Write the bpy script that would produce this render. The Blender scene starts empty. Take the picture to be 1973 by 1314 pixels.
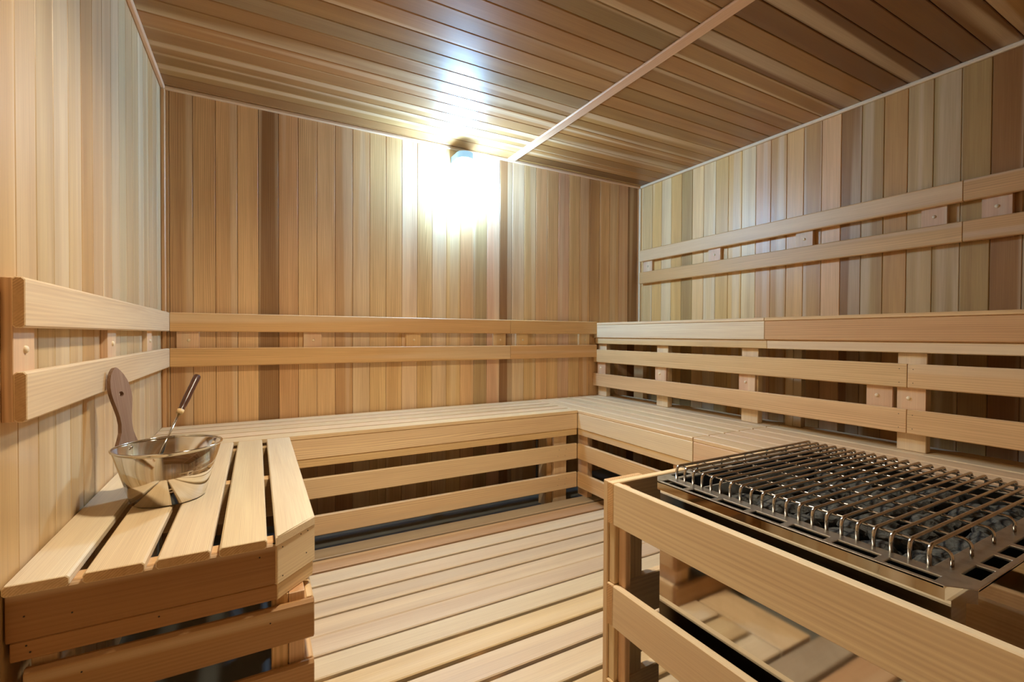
import bpy, bmesh, math, random
from mathutils import Matrix, Vector, noise as mnoise

# ------------------------------------------------------------------ camera, world, exposure
scene = bpy.context.scene
C = scene.collection
rnd = random.Random(7)

def make_camera():
    f = 893.62
    yaw, pitch, roll = [math.radians(a) for a in (28.8036, -0.7537, 0.268)]
    fwd = Vector((math.sin(yaw)*math.cos(pitch), math.cos(yaw)*math.cos(pitch), math.sin(pitch)))
    right = Vector((math.cos(yaw), -math.sin(yaw), 0))
    up = right.cross(fwd)
    r = right*math.cos(roll) + up*math.sin(roll)
    u = -right*math.sin(roll) + up*math.cos(roll)
    cam = bpy.data.cameras.new('camera')
    cam.sensor_fit = 'HORIZONTAL'; cam.sensor_width = 36.0
    cam.lens = 36.0*f/1973.0
    cam.clip_start = 0.01
    o = bpy.data.objects.new('camera', cam)
    C.objects.link(o)
    m = Matrix((r, u, -fwd)).transposed().to_4x4()
    m.translation = Vector((0.391, 0.0, 1.0))
    o.matrix_world = m
    scene.camera = o
make_camera()

world = bpy.data.worlds.new('world'); scene.world = world
world.use_nodes = True
world.node_tree.nodes['Background'].inputs[0].default_value = (1.0, 0.80, 0.57, 1)
world.node_tree.nodes['Background'].inputs[1].default_value = 0.0

vs = scene.view_settings
vs.view_transform = 'Standard'; vs.look = 'None'; vs.gamma = 1.0; vs.use_curve_mapping = False
vs.exposure = 0.20
LAMP_STRENGTH = 205.0
ADDED_FILL_STRENGTH = 340.0  # added fill light above the frame
ADDED_FILL_COLOR = (1.0, 0.89, 0.68)
LAMP_COLOR = (0.34, 0.63, 1.0)
cy = scene.cycles
cy.adaptive_threshold = 0.08
cy.max_bounces = 6; cy.diffuse_bounces = 4; cy.glossy_bounces = 4; cy.transmission_bounces = 4
cy.caustics_reflective = False; cy.caustics_refractive = False
cy.sample_clamp_indirect = 8.0

# ------------------------------------------------------------------ room dimensions (metres)
W, YF, YB, H = 3.011, -0.60, 2.70, 2.155

# ------------------------------------------------------------------ materials
def new_mat(name):
    m = bpy.data.materials.new(name); m.use_nodes = True
    nt = m.node_tree; nt.nodes.clear()
    out = nt.nodes.new('ShaderNodeOutputMaterial')
    b = nt.nodes.new('ShaderNodeBsdfPrincipled')
    nt.links.new(b.outputs[0], out.inputs[0])
    return m, nt, b

def N(nt, typ, **kw):
    n = nt.nodes.new(typ)
    for k, v in kw.items(): setattr(n, k, v)
    return n

def math_node(nt, op, a, b=None, clamp=False):
    n = N(nt, 'ShaderNodeMath', operation=op, use_clamp=clamp)
    for i, v in enumerate((a, b)):
        if v is None: continue
        if isinstance(v, (int, float)): n.inputs[i].default_value = v
        else: nt.links.new(v, n.inputs[i])
    return n.outputs[0]

def wood_material(name, rough=0.42, ring=0.10, streak=0.30, figure=0.42, end=False, sapw=0.45):
    m, nt, b = new_mat(name)
    L = nt.links.new
    tc = N(nt, 'ShaderNodeTexCoord'); oi = N(nt, 'ShaderNodeObjectInfo')
    comb = N(nt, 'ShaderNodeCombineXYZ')
    for i, k in enumerate((37.0, 91.0, 53.0)):
        L(math_node(nt, 'MULTIPLY', oi.outputs['Random'], k), comb.inputs[i])
    add = N(nt, 'ShaderNodeVectorMath', operation='ADD')
    L(tc.outputs['Object'], add.inputs[0]); L(comb.outputs[0], add.inputs[1])
    def mapped(sx, sy, sz):
        mp = N(nt, 'ShaderNodeVectorMath', operation='MULTIPLY')
        L(add.outputs[0], mp.inputs[0]); mp.inputs[1].default_value = (sx, sy, sz)
        return mp.outputs[0]
    def noise_tex(vec, scale=1.0, detail=3.0, dist=0.0):
        n = N(nt, 'ShaderNodeTexNoise')
        L(vec, n.inputs['Vector'])
        n.inputs['Scale'].default_value = scale; n.inputs['Detail'].default_value = detail
        n.inputs['Distortion'].default_value = dist
        return n.outputs['Fac']
    if end:
        fig = noise_tex(mapped(6, 12, 12), 1.0, 2.0)
        fine = noise_tex(mapped(120, 120, 120), 1.0, 3.0)
    else:
        fig = noise_tex(mapped(0.8, 16, 16), 1.0, 2.0, 0.5)
        fine = noise_tex(mapped(5, 330, 330), 1.0, 2.0)
    # growth rings: parallel lines across the width, bent by the figure
    sep = N(nt, 'ShaderNodeSeparateXYZ'); L(add.outputs[0], sep.inputs[0])
    ph = math_node(nt, 'ADD', math_node(nt, 'MULTIPLY', sep.outputs[1], 1.0),
                   math_node(nt, 'MULTIPLY', sep.outputs[2], 0.35 if not end else 1.3))
    ph = math_node(nt, 'ADD', math_node(nt, 'MULTIPLY', ph, 2000.0 if not end else 900.0),
                   math_node(nt, 'MULTIPLY', fig, 26.0))
    rings = math_node(nt, 'SINE', ph)
    sap = noise_tex(mapped(0.22, 15, 15), 1.0, 0.0)
    amp = math_node(nt, 'MULTIPLY', math_node(nt, 'SUBTRACT', 0.68, sap, True), ring*4)
    v = math_node(nt, 'ADD', 1.0, math_node(nt, 'MULTIPLY', math_node(nt, 'SUBTRACT', fig, 0.5), figure*2))
    v = math_node(nt, 'ADD', v, math_node(nt, 'MULTIPLY', math_node(nt, 'SUBTRACT', fine, 0.5), streak*2))
    v = math_node(nt, 'ADD', v, math_node(nt, 'MULTIPLY', rings, amp))
    # sapwood: a paler strip along the board
    ramp = N(nt, 'ShaderNodeMapRange', interpolation_type='SMOOTHSTEP')
    L(sap, ramp.inputs[0]); ramp.inputs[1].default_value = 0.57; ramp.inputs[2].default_value = 0.66
    ramp.inputs[3].default_value = 0.0; ramp.inputs[4].default_value = sapw if not end else 0.0
    pale = N(nt, 'ShaderNodeMix', data_type='RGBA')
    L(ramp.outputs[0], pale.inputs[0]); L(oi.outputs['Color'], pale.inputs[6])
    pale.inputs[7].default_value = (0.84, 0.65, 0.42, 1)
    # colour shifts towards red where the figure is dark
    gam = N(nt, 'ShaderNodeCombineXYZ')
    for i, e in enumerate((0.8, 1.1, 1.3)):
        L(math_node(nt, 'POWER', math_node(nt, 'MAXIMUM', v, 0.05), e), gam.inputs[i])
    mul = N(nt, 'ShaderNodeVectorMath', operation='MULTIPLY')
    L(pale.outputs[2], mul.inputs[0]); L(gam.outputs[0], mul.inputs[1])
    last = mul.outputs[0]
    if end:
        dk = N(nt, 'ShaderNodeVectorMath', operation='MULTIPLY')
        L(last, dk.inputs[0]); dk.inputs[1].default_value = (0.80, 0.66, 0.52)
        last = dk.outputs[0]
    L(last, b.inputs['Base Color'])
    rg = math_node(nt, 'ADD', math_node(nt, 'MULTIPLY', fine, 0.16), rough-0.08)
    L(rg, b.inputs['Roughness'])
    return m

M = {}
M['plank'] = wood_material('cedar_plank', rough=0.38, ring=0.09, streak=0.22, figure=0.34)
M['board'] = wood_material('cedar_board', rough=0.48, ring=0.07, streak=0.16, figure=0.22)
M['end'] = wood_material('cedar_end_grain', rough=0.6, ring=0.12, streak=0.2, figure=0.25, end=True)
M['handle'] = wood_material('weathered_handle', rough=0.6, ring=0.10, streak=0.5, figure=0.35, sapw=0.0)

def metal(name, col, rough, nscale=40.0, namp=0.08, stain=0.0):
    m, nt, b = new_mat(name)
    tc = N(nt, 'ShaderNodeTexCoord'); n = N(nt, 'ShaderNodeTexNoise')
    nt.links.new(tc.outputs['Object'], n.inputs['Vector'])
    n.inputs['Scale'].default_value = nscale; n.inputs['Detail'].default_value = 5
    b.inputs['Metallic'].default_value = 1.0
    mix = N(nt, 'ShaderNodeMix', data_type='RGBA')
    mr = N(nt, 'ShaderNodeMapRange'); nt.links.new(n.outputs['Fac'], mr.inputs[0])
    mr.inputs[1].default_value = 0.45; mr.inputs[2].default_value = 0.75
    mr.inputs[3].default_value = 0.0; mr.inputs[4].default_value = stain
    nt.links.new(mr.outputs[0], mix.inputs[0])
    mix.inputs[6].default_value = (*col, 1); mix.inputs[7].default_value = (col[0]*0.5, col[1]*0.45, col[2]*0.4, 1)
    nt.links.new(mix.outputs[2], b.inputs['Base Color'])
    r = math_node(nt, 'ADD', math_node(nt, 'MULTIPLY', n.outputs['Fac'], namp), rough-namp*0.5)
    nt.links.new(r, b.inputs['Roughness'])
    return m
M['steel'] = metal('polished_steel', (0.72, 0.70, 0.66), 0.05, 18, 0.06, 0.35)
M['bucket'] = metal('bucket_steel', (0.80, 0.77, 0.71), 0.09, 14, 0.06, 0.15)
M['rim'] = metal('cast_rim_steel', (0.66, 0.65, 0.63), 0.32, 60, 0.2, 0.5)
M['rod'] = metal('rod_steel', (0.62, 0.58, 0.53), 0.20, 90, 0.1, 0.3)
M['grey'] = metal('lamp_metal', (0.55, 0.60, 0.65), 0.35, 30, 0.1, 0.1)

def plain(name, col, rough, nscale=30, var=0.25, bump=0.0):
    m, nt, b = new_mat(name)
    tc = N(nt, 'ShaderNodeTexCoord'); n = N(nt, 'ShaderNodeTexNoise')
    nt.links.new(tc.outputs['Object'], n.inputs['Vector'])
    n.inputs['Scale'].default_value = nscale; n.inputs['Detail'].default_value = 8
    mul = N(nt, 'ShaderNodeVectorMath', operation='MULTIPLY')
    f = math_node(nt, 'ADD', math_node(nt, 'MULTIPLY', n.outputs['Fac'], var*2), 1-var)
    cb = N(nt, 'ShaderNodeCombineXYZ')
    for i in range(3): nt.links.new(f, cb.inputs[i])
    mul.inputs[0].default_value = col
    nt.links.new(cb.outputs[0], mul.inputs[1])
    nt.links.new(mul.outputs[0], b.inputs['Base Color'])
    b.inputs['Roughness'].default_value = rough
    if bump:
        bp = N(nt, 'ShaderNodeBump'); bp.inputs['Strength'].default_value = bump
        bp.inputs['Distance'].default_value = 0.004
        nt.links.new(n.outputs['Fac'], bp.inputs['Height']); nt.links.new(bp.outputs[0], b.inputs['Normal'])
    return m
M['backing'] = plain('dark_wall_backing', (0.045, 0.022, 0.010), 0.8, 20, 0.2)
M['concrete'] = plain('grey_sealed_concrete', (0.17, 0.18, 0.17), 0.38, 6, 0.3)
M['stone'] = plain('dark_heater_stone', (0.085, 0.085, 0.08), 0.85, 5.5, 0.75, 1.0)
M['dark'] = plain('dark_steel_interior', (0.02, 0.019, 0.018), 0.6, 20, 0.2)
M['nail'] = plain('nail_hole', (0.03, 0.02, 0.012), 0.7, 20, 0.1)
M['darkwood'] = plain('dark_brown_varnished_wood', (0.085, 0.028, 0.012), 0.3, 60, 0.5)
M['pvc'] = plain('grey_plastic', (0.30, 0.32, 0.33), 0.4, 20, 0.1)

def emissive(name, col, strength):
    m, nt, b = new_mat(name)
    b.inputs['Base Color'].default_value = (0.8, 0.8, 0.8, 1)
    b.inputs['Emission Color'].default_value = (*col, 1)
    b.inputs['Emission Strength'].default_value = strength
    return m

# ------------------------------------------------------------------ object helpers
WM = {}
def link(name, data, parent=None, mat=None, mworld=None, color=None):
    o = bpy.data.objects.new(name, data)
    C.objects.link(o)
    mworld = mworld or Matrix.Identity(4)
    WM[o.name] = mworld.copy()
    if parent is not None:
        o.parent = parent
        o.matrix_basis = WM[parent.name].inverted() @ mworld
    else:
        o.matrix_basis = mworld
    if mat is not None and data is not None and len(data.materials) == 0:
        data.materials.append(mat)
    if color is not None: o.color = (*color[:3], 1)
    return o

def thing(name, label, cat, loc, group=None):
    o = link(name, None, None, None, Matrix.Translation(Vector(loc)))
    o.empty_display_size = 0.05
    o['label'] = label; o['category'] = cat
    if group: o['group'] = group
    return o

def structure(o, label, cat):
    o['kind'] = 'structure'; o['label'] = label; o['category'] = cat
    return o

MESH = {}
def board_mesh(L, Wd, T, bv, mat, mat_end):
    key = (round(L, 4), round(Wd, 4), round(T, 4), round(bv, 4), mat.name)
    if key in MESH: return MESH[key]
    hx, hy, hz = L/2, Wd/2, T/2
    b = min(bv, hy*0.9, hz*0.9)
    prof = [(-hy+b, -hz), (hy-b, -hz), (hy, -hz+b), (hy, hz-b), (hy-b, hz), (-hy+b, hz), (-hy, hz-b), (-hy, -hz+b)]
    e = min(b, 0.0015)
    rings = []
    for x, s in ((-hx, e), (-hx+e, 0), (hx-e, 0), (hx, e)):
        rings.append([(x, max(abs(y)-s, 0)*math.copysign(1, y), max(abs(z)-s, 0)*math.copysign(1, z)) for y, z in prof])
    verts = [v for r in rings for v in r]
    faces = []; mi = []
    for k in range(3):
        for i in range(8):
            j = (i+1) % 8
            faces.append((k*8+i, (k+1)*8+i, (k+1)*8+j, k*8+j)); mi.append(0)
    faces.append(tuple(range(0, 8))); mi.append(1)
    faces.append(tuple(reversed(range(24, 32)))); mi.append(1)
    me = bpy.data.meshes.new('board'); me.from_pydata(verts, [], faces); me.update()
    bm = bmesh.new(); bm.from_mesh(me); bmesh.ops.recalc_face_normals(bm, faces=bm.faces); bm.to_mesh(me); bm.free()
    me.materials.append(mat); me.materials.append(mat_end)
    for p, i in zip(me.polygons, mi): p.material_index = i
    MESH[key] = me
    return me

ROT = {'X': Matrix.Identity(3), 'Y': Matrix(((0, -1, 0), (1, 0, 0), (0, 0, 1))),
       'Z': Matrix(((0, 0, -1), (0, 1, 0), (1, 0, 0)))}
def board(name, parent, x0, x1, y0, y1, z0, z1, axis, color, mat='board', bevel=0.0025):
    dx, dy, dz = x1-x0, y1-y0, z1-z0
    dims = {'X': (dx, dy, dz), 'Y': (dy, dx, dz), 'Z': (dz, dy, dx)}[axis]
    me = board_mesh(*dims, bevel, M[mat], M['end'])
    m = ROT[axis].to_4x4(); m.translation = Vector(((x0+x1)/2, (y0+y1)/2, (z0+z1)/2))
    return link(name, me, parent, None, m, color)

def from_bm(name, bm, parent, mat, mworld=None, color=None, smooth=False):
    me = bpy.data.meshes.new(name)
    bmesh.ops.recalc_face_normals(bm, faces=bm.faces)
    bm.to_mesh(me); bm.free()
    if smooth:
        for p in me.polygons: p.use_smooth = True
    return link(name, me, parent, M[mat] if isinstance(mat, str) else mat, mworld, color)

def box_bm(x0, x1, y0, y1, z0, z1, bm=None):
    bm = bm or bmesh.new()
    v = [bm.verts.new((x, y, z)) for x in (x0, x1) for y in (y0, y1) for z in (z0, z1)]
    for f in ((0, 1, 3, 2), (4, 6, 7, 5), (0, 4, 5, 1), (2, 3, 7, 6), (0, 2, 6, 4), (1, 5, 7, 3)):
        bm.faces.new([v[i] for i in f])
    return bm

def prism_bm(pts, z0, z1, bm=None):
    bm = bm or bmesh.new()
    lo = [bm.verts.new((x, y, z0)) for x, y in pts]; hi = [bm.verts.new((x, y, z1)) for x, y in pts]
    n = len(pts)
    bm.faces.new(lo[::-1]); bm.faces.new(hi)
    for i in range(n): bm.faces.new((lo[i], lo[(i+1) % n], hi[(i+1) % n], hi[i]))
    return bm

def tube_bm(path, rad, seg=10, bm=None, caps=True):
    bm = bm or bmesh.new()
    path = [Vector(p) for p in path]
    rads = rad if isinstance(rad, (list, tuple)) else [rad]*len(path)
    rings = []; ref = None
    for i, p in enumerate(path):
        t = (path[min(i+1, len(path)-1)] - path[max(i-1, 0)]).normalized()
        if ref is None:
            ref = Vector((0, 0, 1)) if abs(t.z) < 0.9 else Vector((1, 0, 0))
        a = (ref - t*ref.dot(t)).normalized(); ref = a
        b = t.cross(a)
        rings.append([bm.verts.new(p + (a*math.cos(2*math.pi*k/seg) + b*math.sin(2*math.pi*k/seg))*rads[i]) for k in range(seg)])
    for r0, r1 in zip(rings, rings[1:]):
        for k in range(seg): bm.faces.new((r0[k], r0[(k+1) % seg], r1[(k+1) % seg], r1[k]))
    if caps:
        bm.faces.new(rings[0][::-1]); bm.faces.new(rings[-1])
    return bm

def lathe_bm(prof, seg=64, bm=None):
    bm = bm or bmesh.new()
    rings = []
    for r, z in prof:
        if r < 1e-6: rings.append([bm.verts.new((0, 0, z))])
        else: rings.append([bm.verts.new((r*math.cos(2*math.pi*k/seg), r*math.sin(2*math.pi*k/seg), z)) for k in range(seg)])
    for a, b in zip(rings, rings[1:]):
        for k in range(seg):
            k2 = (k+1) % seg
            if len(a) == 1 and len(b) == 1: continue
            if len(a) == 1: bm.faces.new((a[0], b[k2], b[k]))
            elif len(b) == 1: bm.faces.new((a[k], a[k2], b[0]))
            else: bm.faces.new((a[k], a[k2], b[k2], b[k]))
    return bm

# colours of the boards themselves (linear)
PAL = {'l': (0.83, 0.61, 0.365), 'm': (0.77, 0.50, 0.245), 'y': (0.80, 0.55, 0.26), 'p': (0.79, 0.51, 0.31),
       'b': (0.60, 0.36, 0.165), 'd': (0.35, 0.185, 0.078), 'o': (0.50, 0.345, 0.17), 'w': (0.86, 0.69, 0.46),
       'g': (0.58, 0.43, 0.265), 'r': (0.69, 0.40, 0.185)}
def ptint(k, v=0.05, f=(0.88, 0.80, 0.67)):
    return [min(0.88, a*q) for a, q in zip(tint(k, v), f)]
def tint(k, v=0.05):
    c = PAL[k]; s = 1 + rnd.uniform(-v, v)
    return tuple(min(0.88, x*s*(1+rnd.uniform(-0.02, 0.02))) for x in c)

# ------------------------------------------------------------------ the room
fl = from_bm('floor', box_bm(-0.06, W+0.06, YF-0.06, YB+0.06, -0.08, 0.0), None, 'concrete')
structure(fl, 'dark grey sealed concrete floor under the duckboards', 'floor')

def wall(name, label, rect, planks):
    w = from_bm(name, box_bm(*rect), None, 'backing')
    structure(w, label, 'wall')
    return w

TP = 0.016          # plank thickness
G = 0.0007          # half joint
def cuts(start, pitch, lo, hi):
    k0 = math.floor((lo-start)/pitch)
    v = [start+pitch*k for k in range(k0, k0+80)]
    v = [a for a in v if lo+0.012 < a < hi-0.012]
    return [lo]+v+[hi]

wb = wall('wall_back', 'back wall of upright cedar planks carrying the lamp', (-0.06, W+0.06, YB+TP, YB+0.06, 0, H+0.06), None)
tones_b = 'dbmlmdbmmybyymlmylolodlymmpmbbmbprdd'
tones_b = ['b', 'b', 'm', 'm', 'm', 'd', 'r', 'm', 'm', 'b', 'm', 'y', 'm', 'l', 'y', 'l', 'y', 'm', 'o', 'p', 'd', 'l', 'y', 'm', 'm', 'p', 'y', 'r', 'b', 'm', 'm', 'p', 'd', 'r', 'b']
cb = cuts(0.030, 0.0922, 0.0, W)
for i, (a, b_) in enumerate(zip(cb, cb[1:])):
    board('plank', wb, a+G, b_-G, YB, YB+TP, 0.0, H, 'Z', ptint(tones_b[i % len(tones_b)], 0.05, (1.0, 0.95, 0.92)), 'plank', 0.002)

wr = wall('wall_right', 'right wall of upright cedar planks above the benches', (W+TP, W+0.06, YF-0.06, YB+0.06, 0, H+0.06), None)
cr = cuts(0.632, 0.0925, YF, YB)
tones_r = ['l', 'y', 'l', 'y', 'o', 'l', 'w', 'y', 'y', 'w', 'p', 'b', 'm', 'b', 'p', 'd', 'o', 'b', 'g', 'o', 'o', 'd', 'd', 'd']
pr = list(zip(cr, cr[1:]))[::-1]
for i, (a, b_) in enumerate(pr):
    t = 'l' if i == 0 else tones_r[(i-1) % len(tones_r)]
    board('plank', wr, W, W+TP, a+G, b_-G, 0.0, H, 'Z', ptint(t, 0.05, (1.02, 0.90, 0.68)), 'plank', 0.002)

wl = wall('wall_left', 'left wall of pale upright cedar planks beside the bucket bench', (-0.06, -TP, YF-0.06, YB+0.06, 0, H+0.06), None)
cl = cuts(1.199, 0.0928, YF, YB)
tones_l = ['l', 'w', 'l', 'm', 'l', 'w', 'l', 'l', 'w', 'w', 'l', 'l', 'm', 'l', 'w', 'l', 'l', 'y', 'l', 'w']
pl = list(zip(cl, cl[1:]))[::-1]
for i, (a, b_) in enumerate(pl):
    board('plank', wl, -TP, 0.0, a+G, b_-G, 0.0, H, 'Z', ptint(tones_l[i % len(tones_l)], 0.05, (0.80, 0.755, 0.67)), 'plank', 0.002)

wf = wall('wall_front', 'front wall of upright cedar planks behind the camera end', (-0.06, W+0.06, YF-0.06, YF-TP, 0, H+0.06), None)
for i, (a, b_) in enumerate(zip(cb, cb[1:])):
    board('plank', wf, a+G, b_-G, YF-TP, YF, 0.0, H, 'Z', ptint(rnd.choice('bmrobm')), 'plank', 0.002)

ce = from_bm('ceiling', box_bm(-0.06, W+0.06, YF-0.06, YB+0.06, H+TP, H+0.06), None, 'backing')
structure(ce, 'low ceiling of cedar boards running along the back wall', 'ceiling')
BX = 1.856
cc = cuts(0.7233, 0.0927, YF, YB)
pc = list(zip(cc, cc[1:]))[::-1]
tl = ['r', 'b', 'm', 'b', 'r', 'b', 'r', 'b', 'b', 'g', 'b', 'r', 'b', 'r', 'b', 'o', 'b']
tr_ = ['m', 'd', 'r', 'b', 'r', 'b', 'r', 'b', 'm', 'b', 'r', 'b', 'r', 'b', 'r', 'b', 'd', 'b', 'd', 'd', 'd', 'd', 'd']  # dark tones at the end put the dim near corner into the boards
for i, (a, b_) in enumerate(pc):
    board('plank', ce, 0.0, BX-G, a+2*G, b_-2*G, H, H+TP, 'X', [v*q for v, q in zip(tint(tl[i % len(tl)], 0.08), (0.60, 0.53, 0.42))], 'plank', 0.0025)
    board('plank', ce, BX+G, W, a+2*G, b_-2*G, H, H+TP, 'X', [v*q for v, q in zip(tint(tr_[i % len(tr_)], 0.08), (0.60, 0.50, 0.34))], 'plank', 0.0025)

TR = 0.018
def trim(n, args, axis, label, tone='l'):
    o = board('trim_%d' % n, None, *args, axis, tint(tone), 'board', 0.004)
    structure(o, label, 'trim')
trim(1, (0.0, W, YB-TR, YB, H-TR, H), 'X', 'thin pale moulding where ceiling meets back wall', 'p')
trim(2, (0.0, TR, YF, YB-TR, H-TR, H), 'Y', 'thin pale moulding where ceiling meets left wall', 'p')
trim(3, (W-TR, W, YF, YB-TR, H-TR, H), 'Y', 'thin pale moulding where ceiling meets right wall', 'w')
trim(4, (1.828, 1.884, YF, YB-TR, H-0.012, H), 'Y', 'flat pale batten crossing the ceiling from front to back', 'p')
trim(5, (0.0, TR, YB-TR, YB, 0.0, H-TR), 'Z', 'upright corner moulding between left and back walls', 'r')
trim(6, (W-TR, W, YB-TR, YB, 0.0, H-TR), 'Z', 'upright corner moulding between back and right walls', 'w')
trim(7, (0.0, W, YF, YF+TR, H-TR, H), 'X', 'thin moulding where ceiling meets front wall', 'p')

# ------------------------------------------------------------------ wall lamp
def dshape(x0, x1, yw, yc, n=24):
    cx, r = (x0+x1)/2, (x1-x0)/2
    pts = [(x0, yw)]
    for k in range(n+1):
        a = math.pi + math.pi*k/n
        pts.append((cx + r*math.cos(a), yc + r*math.sin(a)))
    pts.append((x1, yw))
    return pts
lamp = thing('wall_lamp', 'white glowing bulkhead lamp high on the back wall', 'lamp', (1.49, YB, 1.96))
LM = Matrix.Identity(4)
from_bm('back_plate', box_bm(1.437, 1.543, YB-0.010, YB, 1.875, 2.090), lamp, 'grey')
M['capglass'] = emissive('frosted_lamp_cap', (0.40, 0.72, 1.0), 0.7); M['capglass'].node_tree.nodes['Principled BSDF'].inputs['Base Color'].default_value = (0.12, 0.2, 0.26, 1)
from_bm('cap', prism_bm(dshape(1.439, 1.541, YB-0.010, 2.601), 2.052, 2.090), lamp, 'capglass')
M['glow'] = emissive('glowing_frosted_glass', LAMP_COLOR, LAMP_STRENGTH)
from_bm('glass', prism_bm(dshape(1.443, 1.537, YB-0.012, 2.601), 1.880, 2.051), lamp, 'glow')

# fill light added on the ceiling out of frame to brighten bench fronts
CLX, CLY = 0.85, 1.16
cl_ = thing('added_fill_lamp', 'added fill light in a round metal can on the ceiling, out of view', 'lamp', (CLX, CLY, H))
cm_ = Matrix.Translation((CLX, CLY, 0))
from_bm('fill_housing', lathe_bm([(0, H-0.0005), (0.094, H-0.0005), (0.098, H-0.075), (0.090, H-0.075), (0.088, H-0.012), (0, H-0.012)], 48), cl_, 'grey', cm_, smooth=False)
M['fill_glow'] = emissive('added_fill_glow', ADDED_FILL_COLOR, ADDED_FILL_STRENGTH)
from_bm('glass', lathe_bm([(0, H-0.013), (0.085, H-0.013), (0.085, H-0.030), (0.070, H-0.036), (0, H-0.038)], 48), cl_, 'fill_glow', cm_, smooth=False)

# ------------------------------------------------------------------ small wooden pieces
def plug_mesh():
    bm = lathe_bm([(0.0075, 0.0), (0.0072, 0.0018), (0.0055, 0.0038), (0.003, 0.0048), (0, 0.005)], 16)
    me = bpy.data.meshes.new('plug'); bmesh.ops.recalc_face_normals(bm, faces=bm.faces); bm.to_mesh(me); bm.free()
    for p in me.polygons: p.use_smooth = True
    me.materials.append(M['board'])
    return me
PLUG = plug_mesh()
def nail_mesh():
    bm = lathe_bm([(0.0016, -0.0004), (0.0016, 0.0003), (0, 0.0004)], 8)
    me = bpy.data.meshes.new('nail'); bmesh.ops.recalc_face_normals(bm, faces=bm.faces); bm.to_mesh(me); bm.free()
    me.materials.append(M['nail'])
    return me
NAIL = nail_mesh()
def normal_matrix(p, n):
    m = Vector(n).normalized().to_track_quat('Z', 'Y').to_matrix().to_4x4()
    m.translation = Vector(p)
    return m
def plug(parent, p, n):
    return link('plug', PLUG, parent, None, normal_matrix(p, n), tint('w'))
def nail(parent, p, n):
    return link('nail', NAIL, parent, None, normal_matrix(p, n))

# ------------------------------------------------------------------ backrests on the walls
RZ = ((1.0085, 1.098), (0.8415, 0.9305))
br = thing('backrest', 'two-rail cedar backrest on the left wall above the bucket', 'backrest', (0.02, 1.9, 0.84))
for k, (z0, z1) in enumerate(RZ):
    board('rail', br, 0.0165, 0.034, 1.128+0.004*k, 2.66, z0, z1, 'Y', tint('l'), 'board', 0.004)
for y0 in (1.134, 1.722, 2.27):
    s = board('spacer', br, 0.0, 0.0163, y0, y0+0.089, 0.842, 1.097, 'Z', tint('p'), 'board', 0.001)
    plug(s, (0.0163, y0+0.048, 0.969), (1, 0, 0))
br = thing('backrest', 'long two-rail cedar backrest on the back wall below the lamp', 'backrest', (1.25, 2.68, 0.84))
for z0, z1 in RZ:
    board('rail', br, 0.0345, 1.8425, 2.66, 2.678, z0, z1, 'X', ptint('m', 0.04, (0.95, 0.85, 0.72)), 'board', 0.004)
    board('rail', br, 1.844, 2.56, 2.66, 2.678, z0, z1, 'X', ptint('m', 0.04, (0.95, 0.85, 0.72)), 'board', 0.004)
for x0 in (0.058, 0.607, 1.155, 1.728, 1.898, 2.415):
    s = board('spacer', br, x0, x0+0.089, 2.6782, 2.70, 0.842, 1.097, 'Z', tint('p' if x0 < 1 else 'm'), 'board', 0.001)
    plug(s, (x0+0.048, 2.6782, 0.967), (0, -1, 0))
br = thing('backrest', 'two-rail cedar backrest high on the right wall above upper bench', 'backrest', (2.98, 1.1, 1.4))
for z0, z1 in ((1.565, 1.6535), (1.397, 1.4838)):
    board('rail', br, 2.971, 2.989, 0.7975, 2.664, z0, z1, 'Y', ptint('m', 0.04, (0.95, 0.85, 0.72)), 'board', 0.004)
    board('rail', br, 2.971, 2.989, YF+0.02, 0.796, z0, z1, 'Y', ptint('m', 0.04, (0.95, 0.85, 0.72)), 'board', 0.004)
for y0 in (2.55, 1.965, 1.402, 0.852, 0.655, 0.05):
    s = board('spacer', br, 2.9892, W, y0, y0+0.089, 1.398, 1.652, 'Z', tint('p'), 'board', 0.001)
    plug(s, (2.9892, y0+0.044, 1.525), (-1, 0, 0))

# ------------------------------------------------------------------ benches
ZT = 0.56            # lower seat height
ZU = 0.542           # underside of seat boards
# --- left bench with the cut corner
b1 = thing('sauna_bench', 'cedar bench with clipped corner by left wall holding the steel bucket', 'bench', (0.25, 1.6, 0.0))
SL = [(0.002, 0.091), (0.110, 0.2005), (0.2175, 0.307), (0.322, 0.409)]
for i, (a, c) in enumerate(SL):
    board('slat', b1, a, c, 1.116+0.004*(i == 0), 2.188, ZU-0.002, ZT, 'Y', tint('l' if i else 'w'), 'board', 0.004)
pts = [(0.4255, 1.120), (0.4300, 1.1235), (0.5125, 1.2085), (0.5125, 2.188), (0.4255, 2.188)]
m = ROT['Y'].to_4x4(); m.translation = Vector((0.469, 1.654, 0.55))
inv = m.inverted()
bm = prism_bm(pts, ZU-0.002, ZT)
bmesh.ops.bevel(bm, geom=[e for e in bm.edges if abs(e.verts[0].co.z-ZT) < 1e-6 and abs(e.verts[1].co.z-ZT) < 1e-6], offset=0.003, segments=1, affect='EDGES')
bmesh.ops.transform(bm, matrix=inv, verts=bm.verts)
from_bm('slat', bm, b1, 'board', m, tint('w'))
fa = board('fascia', b1, 0.003, 0.4275, 1.130, 1.148, 0.452, 0.5395, 'X', (0.36, 0.165, 0.05), 'board', 0.003)  # shade on the bench front is put into this dark colour
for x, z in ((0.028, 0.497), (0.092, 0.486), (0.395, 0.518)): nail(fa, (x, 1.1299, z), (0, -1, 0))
tm = board('fascia_trim', b1, 0.008, 0.4285, 1.132, 1.150, 0.4165, 0.452, 'X', (0.42, 0.20, 0.065), 'board', 0.002)  # darkened like the fascia to stand in for shade
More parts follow.
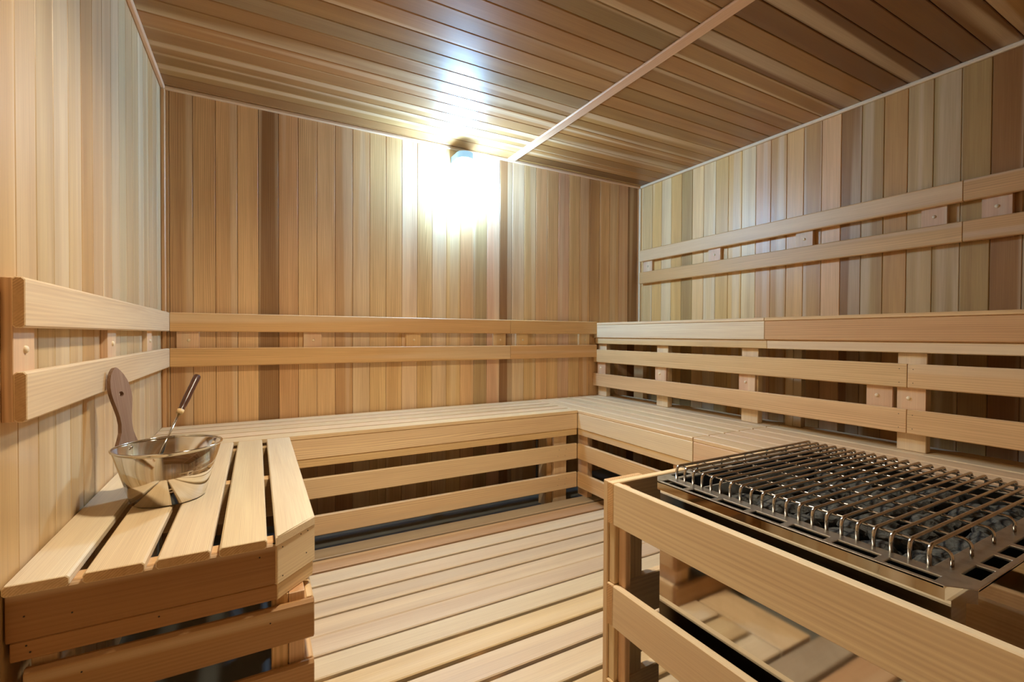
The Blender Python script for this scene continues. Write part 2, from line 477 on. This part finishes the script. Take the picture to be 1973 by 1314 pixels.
for x, z in ((0.03, 0.443), (0.035, 0.430), (0.22, 0.44)): nail(tm, (x, 1.1319, z), (0, -1, 0))
# clipped corner fascia (turned 45 degrees)
ux = Vector((0.0835, 0.085, 0)).normalized(); uy = Vector((-ux.y, ux.x, 0))
def corner_board(name, z0, z1, inset, thick, color, l0=0.0):
    L = 0.1205 - 2*l0
    me = board_mesh(L, thick, z1-z0, 0.002, M['board'], M['end'])
    c = Vector((0.4295+0.0835/2, 1.1265+0.085/2, 0)) + uy*(inset+thick/2)
    mm = Matrix((ux, uy, Vector((0, 0, 1)))).transposed().to_4x4(); mm.translation = Vector((c.x, c.y, (z0+z1)/2))
    return link(name, me, b1, None, mm, color), mm
cf, cm = corner_board('corner_fascia', 0.452, 0.5395, 0.0, 0.018, PAL['w'])
for u, z in ((-0.045, 0.529), (0.012, 0.534), (0.035, 0.533), (0.03, 0.482), (-0.045, 0.465)):
    nail(cf, tuple(cm.translation + ux*u - uy*0.0091 + Vector((0, 0, z-cm.translation.z))), tuple(-uy))
corner_board('corner_trim', 0.4165, 0.452, 0.003, 0.018, tint('l'), 0.004)
board('fascia', b1, 0.495, 0.5125, 1.226, 2.194, 0.452, 0.5395, 'Y', tint('l'), 'board', 0.003)
board('fascia_trim', b1, 0.492, 0.510, 1.226, 2.194, 0.4165, 0.452, 'Y', tint('l'), 'board', 0.002)
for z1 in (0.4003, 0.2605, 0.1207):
    f_ = board('riser_slat', b1, 0.026, 0.5036, 1.128, 1.146, z1-0.0885, z1, 'X', (0.43, 0.225, 0.085), 'board', 0.006)  # front slats carry the same painted shade
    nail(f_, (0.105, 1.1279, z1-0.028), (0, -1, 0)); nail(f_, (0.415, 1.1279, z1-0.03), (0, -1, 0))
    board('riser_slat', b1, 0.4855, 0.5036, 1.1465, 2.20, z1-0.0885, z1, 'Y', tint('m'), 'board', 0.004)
board('post', b1, 0.418, 0.4515, 1.150, 1.188, 0.0, 0.4165, 'Z', tint('m'), 'board', 0.002)
board('post', b1, 0.4525, 0.485, 1.148, 1.237, 0.0, 0.4165, 'Z', tint('p'), 'board', 0.002)
board('post', b1, 0.4525, 0.485, 1.66, 1.75, 0.0, 0.4165, 'Z', tint('m'), 'board', 0.002)
board('post', b1, 0.03, 0.068, 1.15, 1.24, 0.0, 0.4165, 'Z', tint('m'), 'board', 0.002)
for y0 in (1.150, 1.66, 2.12):
    board('bearer', b1, 0.004, 0.424 if y0 < 1.2 else 0.494, y0, y0+0.038, 0.4175, 0.5395, 'X', tint('m'), 'board', 0.002)

# --- back bench
b2 = thing('sauna_bench', 'long low cedar bench running along the back wall', 'bench', (1.2, 2.45, 0.0))
for i in range(5):
    y0 = 2.195+0.1006*i
    board('slat', b2, 0.002, 2.0395, y0, y0+0.082, ZU, ZT, 'X', tint('l'), 'board', 0.0015)
board('fascia', b2, 0.514, 2.041, 2.198, 2.216, 0.4515, 0.5418, 'X', tint('l'), 'board', 0.003)
board('fascia_trim', b2, 0.512, 2.041, 2.202, 2.220, 0.415, 0.451, 'X', tint('y'), 'board', 0.002)
RS = ((0.2713, 0.3636), (0.1045, 0.1948))
for k, (z0, z1) in enumerate(RS):
    s = board('riser_slat', b2, 0.505, 2.043, 2.2025, 2.2205, z0, z1, 'X', tint('l'), 'board', 0.004)
    for x in (1.915, 1.965):
        nail(s, (x, 2.2024, z1-0.025), (0, -1, 0)); nail(s, (x-0.008, 2.2024, z0+0.03), (0, -1, 0))
board('post', b2, 1.897, 1.987, 2.2305, 2.268, 0.0, 0.416, 'Z', tint('l'), 'board', 0.002)
board('post', b2, 1.862, 1.896, 2.25, 2.34, 0.0, 0.416, 'Z', tint('m'), 'board', 0.002)
board('post', b2, 0.30, 0.39, 2.45, 2.488, 0.0, 0.416, 'Z', tint('m'), 'board', 0.002)
for x0 in (0.56, 1.30, 1.90):
    board('bearer', b2, x0, x0+0.038, 2.2205, 2.70, 0.4515, 0.5415, 'Y', tint('m'), 'board', 0.002)
board('wall_cleat', b2, 0.02, 2.03, 2.662, 2.699, 0.40, 0.4505, 'X', tint('b'), 'board', 0.002)

# --- lower right benches
def lower_right(label, y0, y1, tone, posts):
    b = thing('sauna_bench', label, 'bench', (2.4, (y0+y1)/2, 0.0))
    for i in range(7):
        x0 = 2.042+0.1035*i
        board('slat', b, x0, x0+0.0895, y0, y1, ZU, ZT, 'Y', tint('l'), 'board', 0.003)
    ye = min(y1, 2.1975)
    board('fascia', b, 2.0425, 2.060, y0, ye, 0.4515, 0.5418, 'Y', tint(tone), 'board', 0.003)
    board('fascia_trim', b, 2.0465, 2.0645, y0, ye+0.003, 0.415, 0.451, 'Y', tint('y'), 'board', 0.002)
    for z0, z1 in RS:
        board('riser_slat', b, 2.0445, 2.0625, y0, ye+0.004, z0, z1, 'Y', tint('m'), 'board', 0.004)
    for p in posts:
        board('post', b, 2.0725, 2.11, p, p+0.09, 0.0535, 0.416, 'Z', tint('p'), 'board', 0.002)
        board('bearer', b, 2.066, 2.76, p+0.02, p+0.058, 0.4515, 0.5415, 'X', tint('m'), 'board', 0.002)
    return b
lower_right('lower cedar bench on the right, section meeting the back bench', 1.3775, 2.695, 'w', (2.143, 1.42))
lower_right('lower cedar bench on the right, section behind the heater', YF+0.02, 1.3735, 'p', (1.24, 0.45, -0.4))

# --- upper right bench
XU = 2.5576
ub = thing('upper_bench', 'raised upper cedar bench along the right wall', 'bench', (2.78, 1.1, 0.0))
for i in range(4):
    x0 = XU+0.107*i
    board('slat', ub, x0, x0+0.104, 1.392, 2.698, 1.0745, 1.0905, 'Y', tint('l'), 'board', 0.002)
    board('slat', ub, x0, x0+0.104, YF+0.02, 1.390, 1.0745, 1.0905, 'Y', tint('m'), 'board', 0.002)
board('fascia', ub, XU+0.002, XU+0.020, 1.391, 2.696, 0.9815, 1.0742, 'Y', PAL['w'], 'board', 0.004)
board('fascia', ub, XU+0.002, XU+0.020, YF+0.02, 1.3895, 0.9815, 1.0742, 'Y', PAL['r'], 'board', 0.004)
board('fascia_trim', ub, XU+0.012, XU+0.030, 1.3835, 2.690, 0.9385, 0.981, 'Y', tint('y'), 'board', 0.003)
board('fascia_trim', ub, XU+0.012, XU+0.030, YF+0.02, 1.3825, 0.9385, 0.981, 'Y', tint('l'), 'board', 0.003)
for z0, z1 in ((0.805, 0.897), (0.6315, 0.7235)):
    s = board('riser_slat', ub, XU, XU+0.018, 0.8207, 2.699, z0, z1, 'Y', tint('m'), 'board', 0.003)
    for z in (z0+0.02, z1-0.02): nail(s, (XU-0.0001, 0.845, z), (-1, 0, 0))
    s = board('riser_slat', ub, XU, XU+0.018, YF+0.02, 0.8190, z0, z1, 'Y', tint('m'), 'board', 0.003)
    for z in (z0+0.02, z1-0.02): nail(s, (XU-0.0001, 0.802, z), (-1, 0, 0))
for y0 in (2.585, 2.022, 1.446, 0.8725, 0.7690, 0.10, -0.5):
    s = board('spacer', ub, XU+0.0183, XU+0.0335, y0, y0+0.089, 0.634, 0.894, 'Z', tint('p'), 'board', 0.001)
    plug(s, (XU+0.0183, y0+0.052, 0.765), (-1, 0, 0))
for y0 in (2.592, 2.022, 1.440, 0.772, 0.10, -0.5):
    board('post', ub, XU+0.034, XU+0.072, y0, y0+0.091, 0.561, 0.938, 'Z', tint('l'), 'board', 0.002)
    board('bearer', ub, XU+0.031, W-0.001, y0+0.03, y0+0.068, 0.982, 1.074, 'X', tint('m'), 'board', 0.002)
board('rear_post', ub, XU+0.125, XU+0.162, 1.28, 1.318, 0.561, 0.981, 'Z', tint('g'), 'board', 0.002)
board('rear_post', ub, XU+0.125, XU+0.162, 1.319, 1.357, 0.561, 0.981, 'Z', tint('o'), 'board', 0.002)
board('rear_post', ub, XU+0.20, XU+0.238, 2.40, 2.49, 0.0, 0.981, 'Z', tint('b'), 'board', 0.002)

# ------------------------------------------------------------------ duckboards
dk = thing('duckboard', 'floor duckboard of spaced pale cedar slats between the benches', 'duckboard', (1.2, 1.0, 0.0))
gaps = [(2.0724, 2.0893), (1.9614, 1.9803), (1.8548, 1.8718), (1.7484, 1.7622), (1.646, 1.6593), (1.5505, 1.553), (1.4504, 1.4608),
        (1.3444, 1.3600), (1.2360, 1.2535), (1.1290, 1.1433), (1.021, 1.0347), (0.9125, 0.926)]
y = 0.9125
while y > YF+0.14:
    y -= 0.1075; gaps.append((y, y+0.014))
hi = 2.184
for k, (g0, g1) in enumerate(gaps):
    x0 = 0.512 if g1 > 1.10 else (0.405 if g1 > 0.815 else 0.03)
    tone = ['g', 'r', 'l', 'l', 'l', 'l', 'l', 'l', 'y', 'l', 'l', 'y', 'l'][k % 13]
    c = [v*f for v, f in zip(tint(tone, 0.08), (0.90, 0.95, 1.10))]
    board('slat', dk, x0, 2.150, g1, hi, 0.031, 0.053, 'X', c, 'board', 0.003)
    hi = g0
board('edge_board', dk, 0.250, 0.400, 0.818, 1.120, 0.031, 0.053, 'Y', tint('l'), 'board', 0.002)
for x0 in (0.53, 0.95, 1.50, 2.0):
    board('batten', dk, x0, x0+0.04, YF+0.05, 2.17, 0.001, 0.0305, 'Y', tint('m'), 'board', 0.002)

# ------------------------------------------------------------------ heater fence
ZF = 0.685
fe = thing('heater_fence', 'low cedar guard fence around the stone heater', 'fence', (1.35, 0.2, 0.053))
FR = ((ZF-0.089, ZF), (0.377, 0.466), (0.167, 0.2558))
for k, (z0, z1) in enumerate(FR):
    board('rail', fe, 1.0545, 1.0700, -0.26, 0.7565, z0, z1, 'Y', tint('w'), 'board', 0.002)
    board('rail', fe, 1.0545, 1.7005, 0.7570, 0.7755, z0, z1, 'X', tint('l'), 'board', 0.002)
    board('rail', fe, 1.685, 1.7005, -0.26, 0.7565, z0, z1, 'Y', tint('m'), 'board', 0.002)
for xa, xb in ((1.0565, 1.159), (1.596, 1.699)):
    board('post', fe, xa, xb, 0.7758, 0.791, 0.0532, ZF, 'Z', tint('l'), 'board', 0.002)
    for z0, z1 in ((0.4665, 0.5955), (0.2563, 0.3765), (0.0535, 0.1665)):
        board('spacer', fe, xa+0.004, xb-0.02, 0.7575, 0.7750, z0, z1, 'Z', tint('l'), 'board', 0.001)
board('post', fe, 1.0703, 1.0865, 0.7350, 0.7566, 0.0532, ZF-0.006, 'Z', tint('p'), 'board', 0.002)
board('post', fe, 1.6685, 1.6847, 0.7350, 0.7566, 0.0532, ZF-0.006, 'Z', tint('p'), 'board', 0.002)
for xa in (1.0703, 1.6685):
    board('post', fe, xa, xa+0.0162, -0.26, -0.17, 0.0532, ZF-0.006, 'Z', tint('m'), 'board', 0.002)

# ------------------------------------------------------------------ heater
HX0, HX1, HY0, HY1 = 1.078, 1.635, 0.200, 0.677
HZ = 0.716
he = thing('sauna_heater', 'polished steel sauna heater full of dark stones inside the fence', 'heater', (1.356, 0.44, 0.0535))
def shell(x0, x1, y0, y1, z0, z1, t, ch):
    def oct_(d):
        a, b_, c, e = x0+d, x1-d, y0+d, y1-d; k = max(ch-d*0.6, 0.002)
        return [(a+k, c), (b_-k, c), (b_, c+k), (b_, e-k), (b_-k, e), (a+k, e), (a, e-k), (a, c+k)]
    bm = bmesh.new(); o, i = oct_(0), oct_(t); n = 8
    R = [[bm.verts.new((x, y, z)) for x, y in p] for p, z in ((o, z0), (o, z1), (i, z1), (i, z0))]
    for k in range(4):
        for j in range(n): bm.faces.new((R[k][j], R[k][(j+1) % n], R[(k+1) % 4][(j+1) % n], R[(k+1) % 4][j]))
    return bm
from_bm('body', shell(1.087, 1.626, 0.209, 0.666, 0.10, HZ-0.014, 0.003, 0.010), he, 'steel')
from_bm('inner_liner', shell(1.118, 1.595, 0.245, 0.650, 0.45, HZ-0.004, 0.003, 0.006), he, 'dark')
from_bm('grate_floor', box_bm(1.121, 1.592, 0.248, 0.647, 0.575, 0.590), he, 'dark')
from_bm('base_pan', box_bm(1.0915, 1.6215, 0.2135, 0.6615, 0.102, 0.118), he, 'dark')
for sx in (1.10, 1.585):
    for sy in (0.225, 0.62):
        from_bm('foot', box_bm(sx, sx+0.028, sy, sy+0.028, 0.0535, 0.102), he, 'dark')
# perforated rim
def rim_bm():
    def holes(a0, a1, n, L):
        p = (a1-a0)/n
        return [(a0+p*k+(p-L)/2, a0+p*k+(p+L)/2) for k in range(n)]
    sl_y = holes(HY0+0.028, HY1-0.022, 7, 0.050)
    sl_x = holes(HX0+0.047, HX1-0.047, 8, 0.046)
    H_ = []
    for a, b_ in sl_y:
        H_.append((HX0+0.007, HX0+0.025, a, b_)); H_.append((HX1-0.025, HX1-0.007, a, b_))
    for a, b_ in sl_x:
        H_.append((a, b_, HY0+0.007, HY0+0.024)); H_.append((a, b_, HY1-0.022, HY1-0.007))
    H_.append((HX0+0.047, HX1-0.047, HY0+0.049, HY1-0.033))
    xs = sorted({round(v, 5) for h in H_ for v in h[:2]} | {HX0, HX1})
    ys = sorted({round(v, 5) for h in H_ for v in h[2:]} | {HY0, HY1})
    bm = bmesh.new(); V = {}
    def vert(x, y):
        if (x, y) not in V: V[(x, y)] = bm.verts.new((x, y, HZ))
        return V[(x, y)]
    for xa, xb in zip(xs, xs[1:]):
        for ya, yb in zip(ys, ys[1:]):
            mx, my = (xa+xb)/2, (ya+yb)/2
            if any(h[0] < mx < h[1] and h[2] < my < h[3] for h in H_): continue
            bm.faces.new((vert(xa, ya), vert(xb, ya), vert(xb, yb), vert(xa, yb)))
    for sx, ex in ((-1, HX0), (1, HX1)):
        for sy, ey in ((-1, HY0), (1, HY1)):
            co = Vector((ex-sx*0.011, ey-sy*0.011, HZ)); no = Vector((sx, sy, 0))
            g = bm.verts[:]+bm.edges[:]+bm.faces[:]
            bmesh.ops.bisect_plane(bm, geom=g, plane_co=co, plane_no=no, clear_outer=True)
    bmesh.ops.dissolve_limit(bm, angle_limit=0.01, verts=bm.verts[:], edges=bm.edges[:])
    r = bmesh.ops.extrude_face_region(bm, geom=bm.faces[:])
    bmesh.ops.translate(bm, verts=[e for e in r['geom'] if isinstance(e, bmesh.types.BMVert)], vec=(0, 0, -0.004))
    return bm
rim = from_bm('rim', rim_bm(), he, 'rim')
bv = rim.modifiers.new('soft edges', 'BEVEL'); bv.width = 0.0012; bv.segments = 2; bv.limit_method = 'ANGLE'
from_bm('lip', shell(HX0, HX1, HY0, HY1, HZ-0.0165, HZ-0.0005, 0.003, 0.0218), he, 'steel')
from_bm('baffle', box_bm(1.122, 1.591, 0.600, 0.604, 0.59, 0.708), he, 'rim')

# wire guard on top of the heater
gu = thing('heater_guard', 'curved wire guard of parallel steel rods over the heater stones', 'heater guard', (1.356, 0.45, HZ))
def arc(cx, cz, r, a0, a1, n=5):
    return [(cx + r*math.cos(a0+(a1-a0)*k/n), cz + r*math.sin(a0+(a1-a0)*k/n)) for k in range(n+1)]
GX0, GX1, GZ = 1.1225, 1.590, 0.7405
r_ = 0.009
prof = [(GX0, HZ+0.0002)] + arc(GX0+r_, GZ-r_, r_, math.pi, math.pi/2) + arc(GX1-r_, GZ-r_, r_, math.pi/2, 0) + [(GX1, HZ+0.0002)]
bm = tube_bm([(x-1.356, 0, z-0.73) for x, z in prof], 0.0026, 10)
rodmesh = bpy.data.meshes.new('rod'); bmesh.ops.recalc_face_normals(bm, faces=bm.faces); bm.to_mesh(rodmesh); bm.free()
for p in rodmesh.polygons: p.use_smooth = True
rodmesh.materials.append(M['rod'])
for k in range(21):
    yk = 0.2516+0.01977*k
    link('rod', rodmesh, gu, None, Matrix.Translation((1.356, yk, 0.73)))
GC = GZ-0.0048
prof = [(0.236, HZ+0.0002)] + arc(0.236+r_, GC-r_, r_, math.pi, math.pi/2) + arc(0.664-r_, GC-r_, r_, math.pi/2, 0) + [(0.664, HZ+0.0002)]
bm = tube_bm([(0, y_-0.45, z-0.73) for y_, z in prof], 0.0021, 10)
crm = bpy.data.meshes.new('cross_rod'); bmesh.ops.recalc_face_normals(bm, faces=bm.faces); bm.to_mesh(crm); bm.free()
for p in crm.polygons: p.use_smooth = True
crm.materials.append(M['rod'])
for xk in (1.142, 1.203, 1.280, 1.360, 1.440, 1.518, 1.574):
    link('cross_rod', crm, gu, None, Matrix.Translation((xk, 0.45, 0.73)))

# heater stones
def stone_mesh(seed):
    bm = bmesh.new(); bmesh.ops.create_icosphere(bm, subdivisions=3, radius=1.0)
    rs = random.Random(seed); off = Vector((rs.uniform(0, 50), rs.uniform(0, 50), rs.uniform(0, 50)))
    planes = []
    for _ in range(9):
        n = Vector((rs.gauss(0, 1), rs.gauss(0, 1), rs.gauss(0, 1))).normalized(); planes.append((n, rs.uniform(0.55, 0.85)))
    for v in bm.verts:
        d = v.co.normalized()
        r = 1.0
        for n, h in planes:
            c = d.dot(n)
            if c > 0.05: r = min(r, h/c)
        r *= 1 + 0.12*mnoise.noise(d*2.3+off) + 0.09*mnoise.noise(d*6+off) + 0.05*mnoise.noise(d*13+off)
        v.co = Vector((d.x*r, d.y*r*0.8, d.z*r*0.62))
    me = bpy.data.meshes.new('stone'); bm.to_mesh(me); bm.free()
    me.materials.append(M['stone'])
    return me
SM = [stone_mesh(s) for s in range(10)]
def stone(x, y, z, s):
    m = Matrix.Translation((x, y, z)) @ (Matrix.Rotation(rnd.uniform(0, 6.28), 4, 'Z') @ Matrix.Rotation(rnd.uniform(-0.35, 0.35), 4, 'X')) @ Matrix.Scale(s, 4)
    o = link('heater_stone', rnd.choice(SM), None, None, m)
    o['label'] = 'dark grey rough stone heaped under the heater wire guard'; o['category'] = 'stone'
    o['group'] = 'stones in the heater'
for i in range(8):
    for j in range(6):
        stone(1.156+i*0.0575+rnd.uniform(-0.006, 0.006), 0.282+j*0.0565+rnd.uniform(-0.006, 0.006), 0.676+rnd.uniform(-0.010, 0.008), rnd.uniform(0.034, 0.039))
for i in range(6):
    for j in range(5):
        stone(1.175+i*0.072+rnd.uniform(-0.006, 0.006), 0.292+j*0.065+rnd.uniform(-0.006, 0.006), 0.626, rnd.uniform(0.034, 0.038))

# ------------------------------------------------------------------ bucket and ladle
BCX, BCY, BR0, BR1, BZ0, BZ1 = 0.184, 1.526, 0.083, 0.1195, 0.5605, 0.702
bk = thing('water_bucket', 'shiny steel water bucket with wooden paddle handle on the left bench', 'bucket', (BCX, BCY, BZ0))
t = 0.0012
prof = [(0, BZ0), (BR0-0.006, BZ0), (BR0-0.001, BZ0+0.003), (BR1, BZ1), (BR1-t, BZ1), (BR0-t-0.001, BZ0+0.005), (BR0-0.008, BZ0+0.002), (0, BZ0+0.002)]
BM_ = Matrix.Translation((BCX, BCY, 0))
from_bm('shell', lathe_bm(prof, 96), bk, 'bucket', BM_, smooth=True)
ring = [(BR1+0.0004+0.0026*math.cos(a), BZ1+0.0026*math.sin(a)) for a in [2*math.pi*k/10 for k in range(11)]]
from_bm('rolled_rim', lathe_bm(ring, 96), bk, 'bucket', BM_, smooth=True)
# paddle handle rising outside the rim at the back left
nv = Vector((-0.80, 0.60, 0)).normalized(); tv = Vector((-nv.y, nv.x, 0))
slope = 0.17
upv = (Vector((0, 0, 1)) + nv*slope).normalized()
hn = upv.cross(tv).normalized()
if hn.dot(nv) < 0: hn = -hn
half = [(0, .037), (.06, .034), (.12, .0275), (.2, .0205), (.3, .0180), (.4, .0205), (.5, .026), (.6, .0315), (.68, .034), (.76, .033), (.84, .0285), (.91, .021), (.96, .0125), (.99, .005)]
HH = 0.222
def handle_bm(th):
    cen = lambda h: -0.006*math.sin(h*math.pi*1.1)
    out = [(cen(h)-w*0.82, h*HH) for h, w in half] + [(cen(1), HH)] + [(cen(h)+w*0.82, h*HH) for h, w in reversed(half)]
    hc = (cen(.67)+0.002, .67*HH); hr = 0.0068; n = len(out)
    hole = [(hc[0]+hr*math.cos(2*math.pi*k/20), hc[1]+hr*math.sin(2*math.pi*k/20)) for k in range(20)]
    bm = bmesh.new()
    rings = []
    for z in (0, th):
        pair = []
        for loop in (out, hole):
            vs_ = [bm.verts.new((x, y_, z)) for x, y_ in loop]
            pair.append(vs_)
        es = [bm.edges.new((v[i], v[(i+1) % len(v)])) for v in pair for i in range(len(v))]
        bmesh.ops.triangle_fill(bm, use_beauty=True, use_dissolve=False, edges=es)
        rings.append(pair)
    for q in (0, 1):
        lo, hi_ = rings[0][q], rings[1][q]
        for i in range(len(lo)):
            j = (i+1) % len(lo)
            bm.faces.new((lo[i], lo[j], hi_[j], hi_[i]))
    return bm
zb = 0.688
base = Vector((BCX, BCY, zb)) + nv*(BR1+0.0035)
# local x of the wood material runs along the handle
hm = Matrix((upv, tv, hn)).transposed().to_4x4(); hm.translation = base
bm = handle_bm(0.012)
bmesh.ops.transform(bm, matrix=Matrix(((0, 1, 0, 0), (1, 0, 0, 0), (0, 0, 1, 0), (0, 0, 0, 1))), verts=bm.verts)
hd = from_bm('handle', bm, bk, 'handle', hm, (0.31, 0.185, 0.12))
hd['label'] = 'weathered brown wooden paddle handle with a hole'
rv = lathe_bm([(0.005, 0), (0.0045, 0.0015), (0.002, 0.0025), (0, 0.0028)], 16)
from_bm('rivet', rv, bk, 'bucket', normal_matrix(Vector((BCX, BCY, 0.690)) + nv*(BR1-0.0035), -nv), smooth=True)

la = thing('sauna_ladle', 'steel ladle with turned dark wooden handle leaning in the bucket', 'ladle', (0.13, 1.53, 0.58))
LB = Vector((0.1204, 1.5486, 0.578)); LE = Vector((0.2242, 1.780, 0.8648))
ld = (LE-LB).normalized(); LLn = (LE-LB).length
from_bm('shaft', tube_bm([LB+ld*0.012, LB+ld*(LLn*0.68)], 0.0033, 12), la, 'bucket', smooth=True)
a0 = LLn*0.64
hp = [(0, .0065), (.04, .0085), (.10, .0088), (.14, .0078), (.2, .0092), (.4, .0104), (.6, .0098), (.66, .0103), (.7, .0098), (.85, .0104), (.97, .0105), (1.0, .0088)]
from_bm('handle', tube_bm([LB+ld*(a0+(LLn-a0)*h) for h, r in hp], [r for h, r in hp], 20), la, 'darkwood', smooth=True)
from_bm('ferrule', tube_bm([LB+ld*(a0-0.004), LB+ld*(a0+0.010)], [0.0088, 0.0096], 20), la, 'board', None, PAL['y'], smooth=True)
bm = bmesh.new()
bp = []
for k in range(9):
    a = math.pi/2*k/8; bp.append((0.034*math.sin(a), -0.022*math.cos(a)))
bp += [(r*0.94, z+0.0012) for r, z in reversed(bp)]
from_bm('bowl', lathe_bm(bp, 32), la, 'bucket', Matrix.Translation((0.150, 1.528, 0.5865)), smooth=True)

# ------------------------------------------------------------------ conduit under the back bench
cd = from_bm('conduit_pipe', tube_bm([(2.066, 2.688, 0.0), (2.066, 2.688, 0.40)], 0.007, 12), None, 'pvc', smooth=True)
cd['label'] = 'thin grey conduit pipe standing under the bench at back wall'; cd['category'] = 'pipe'
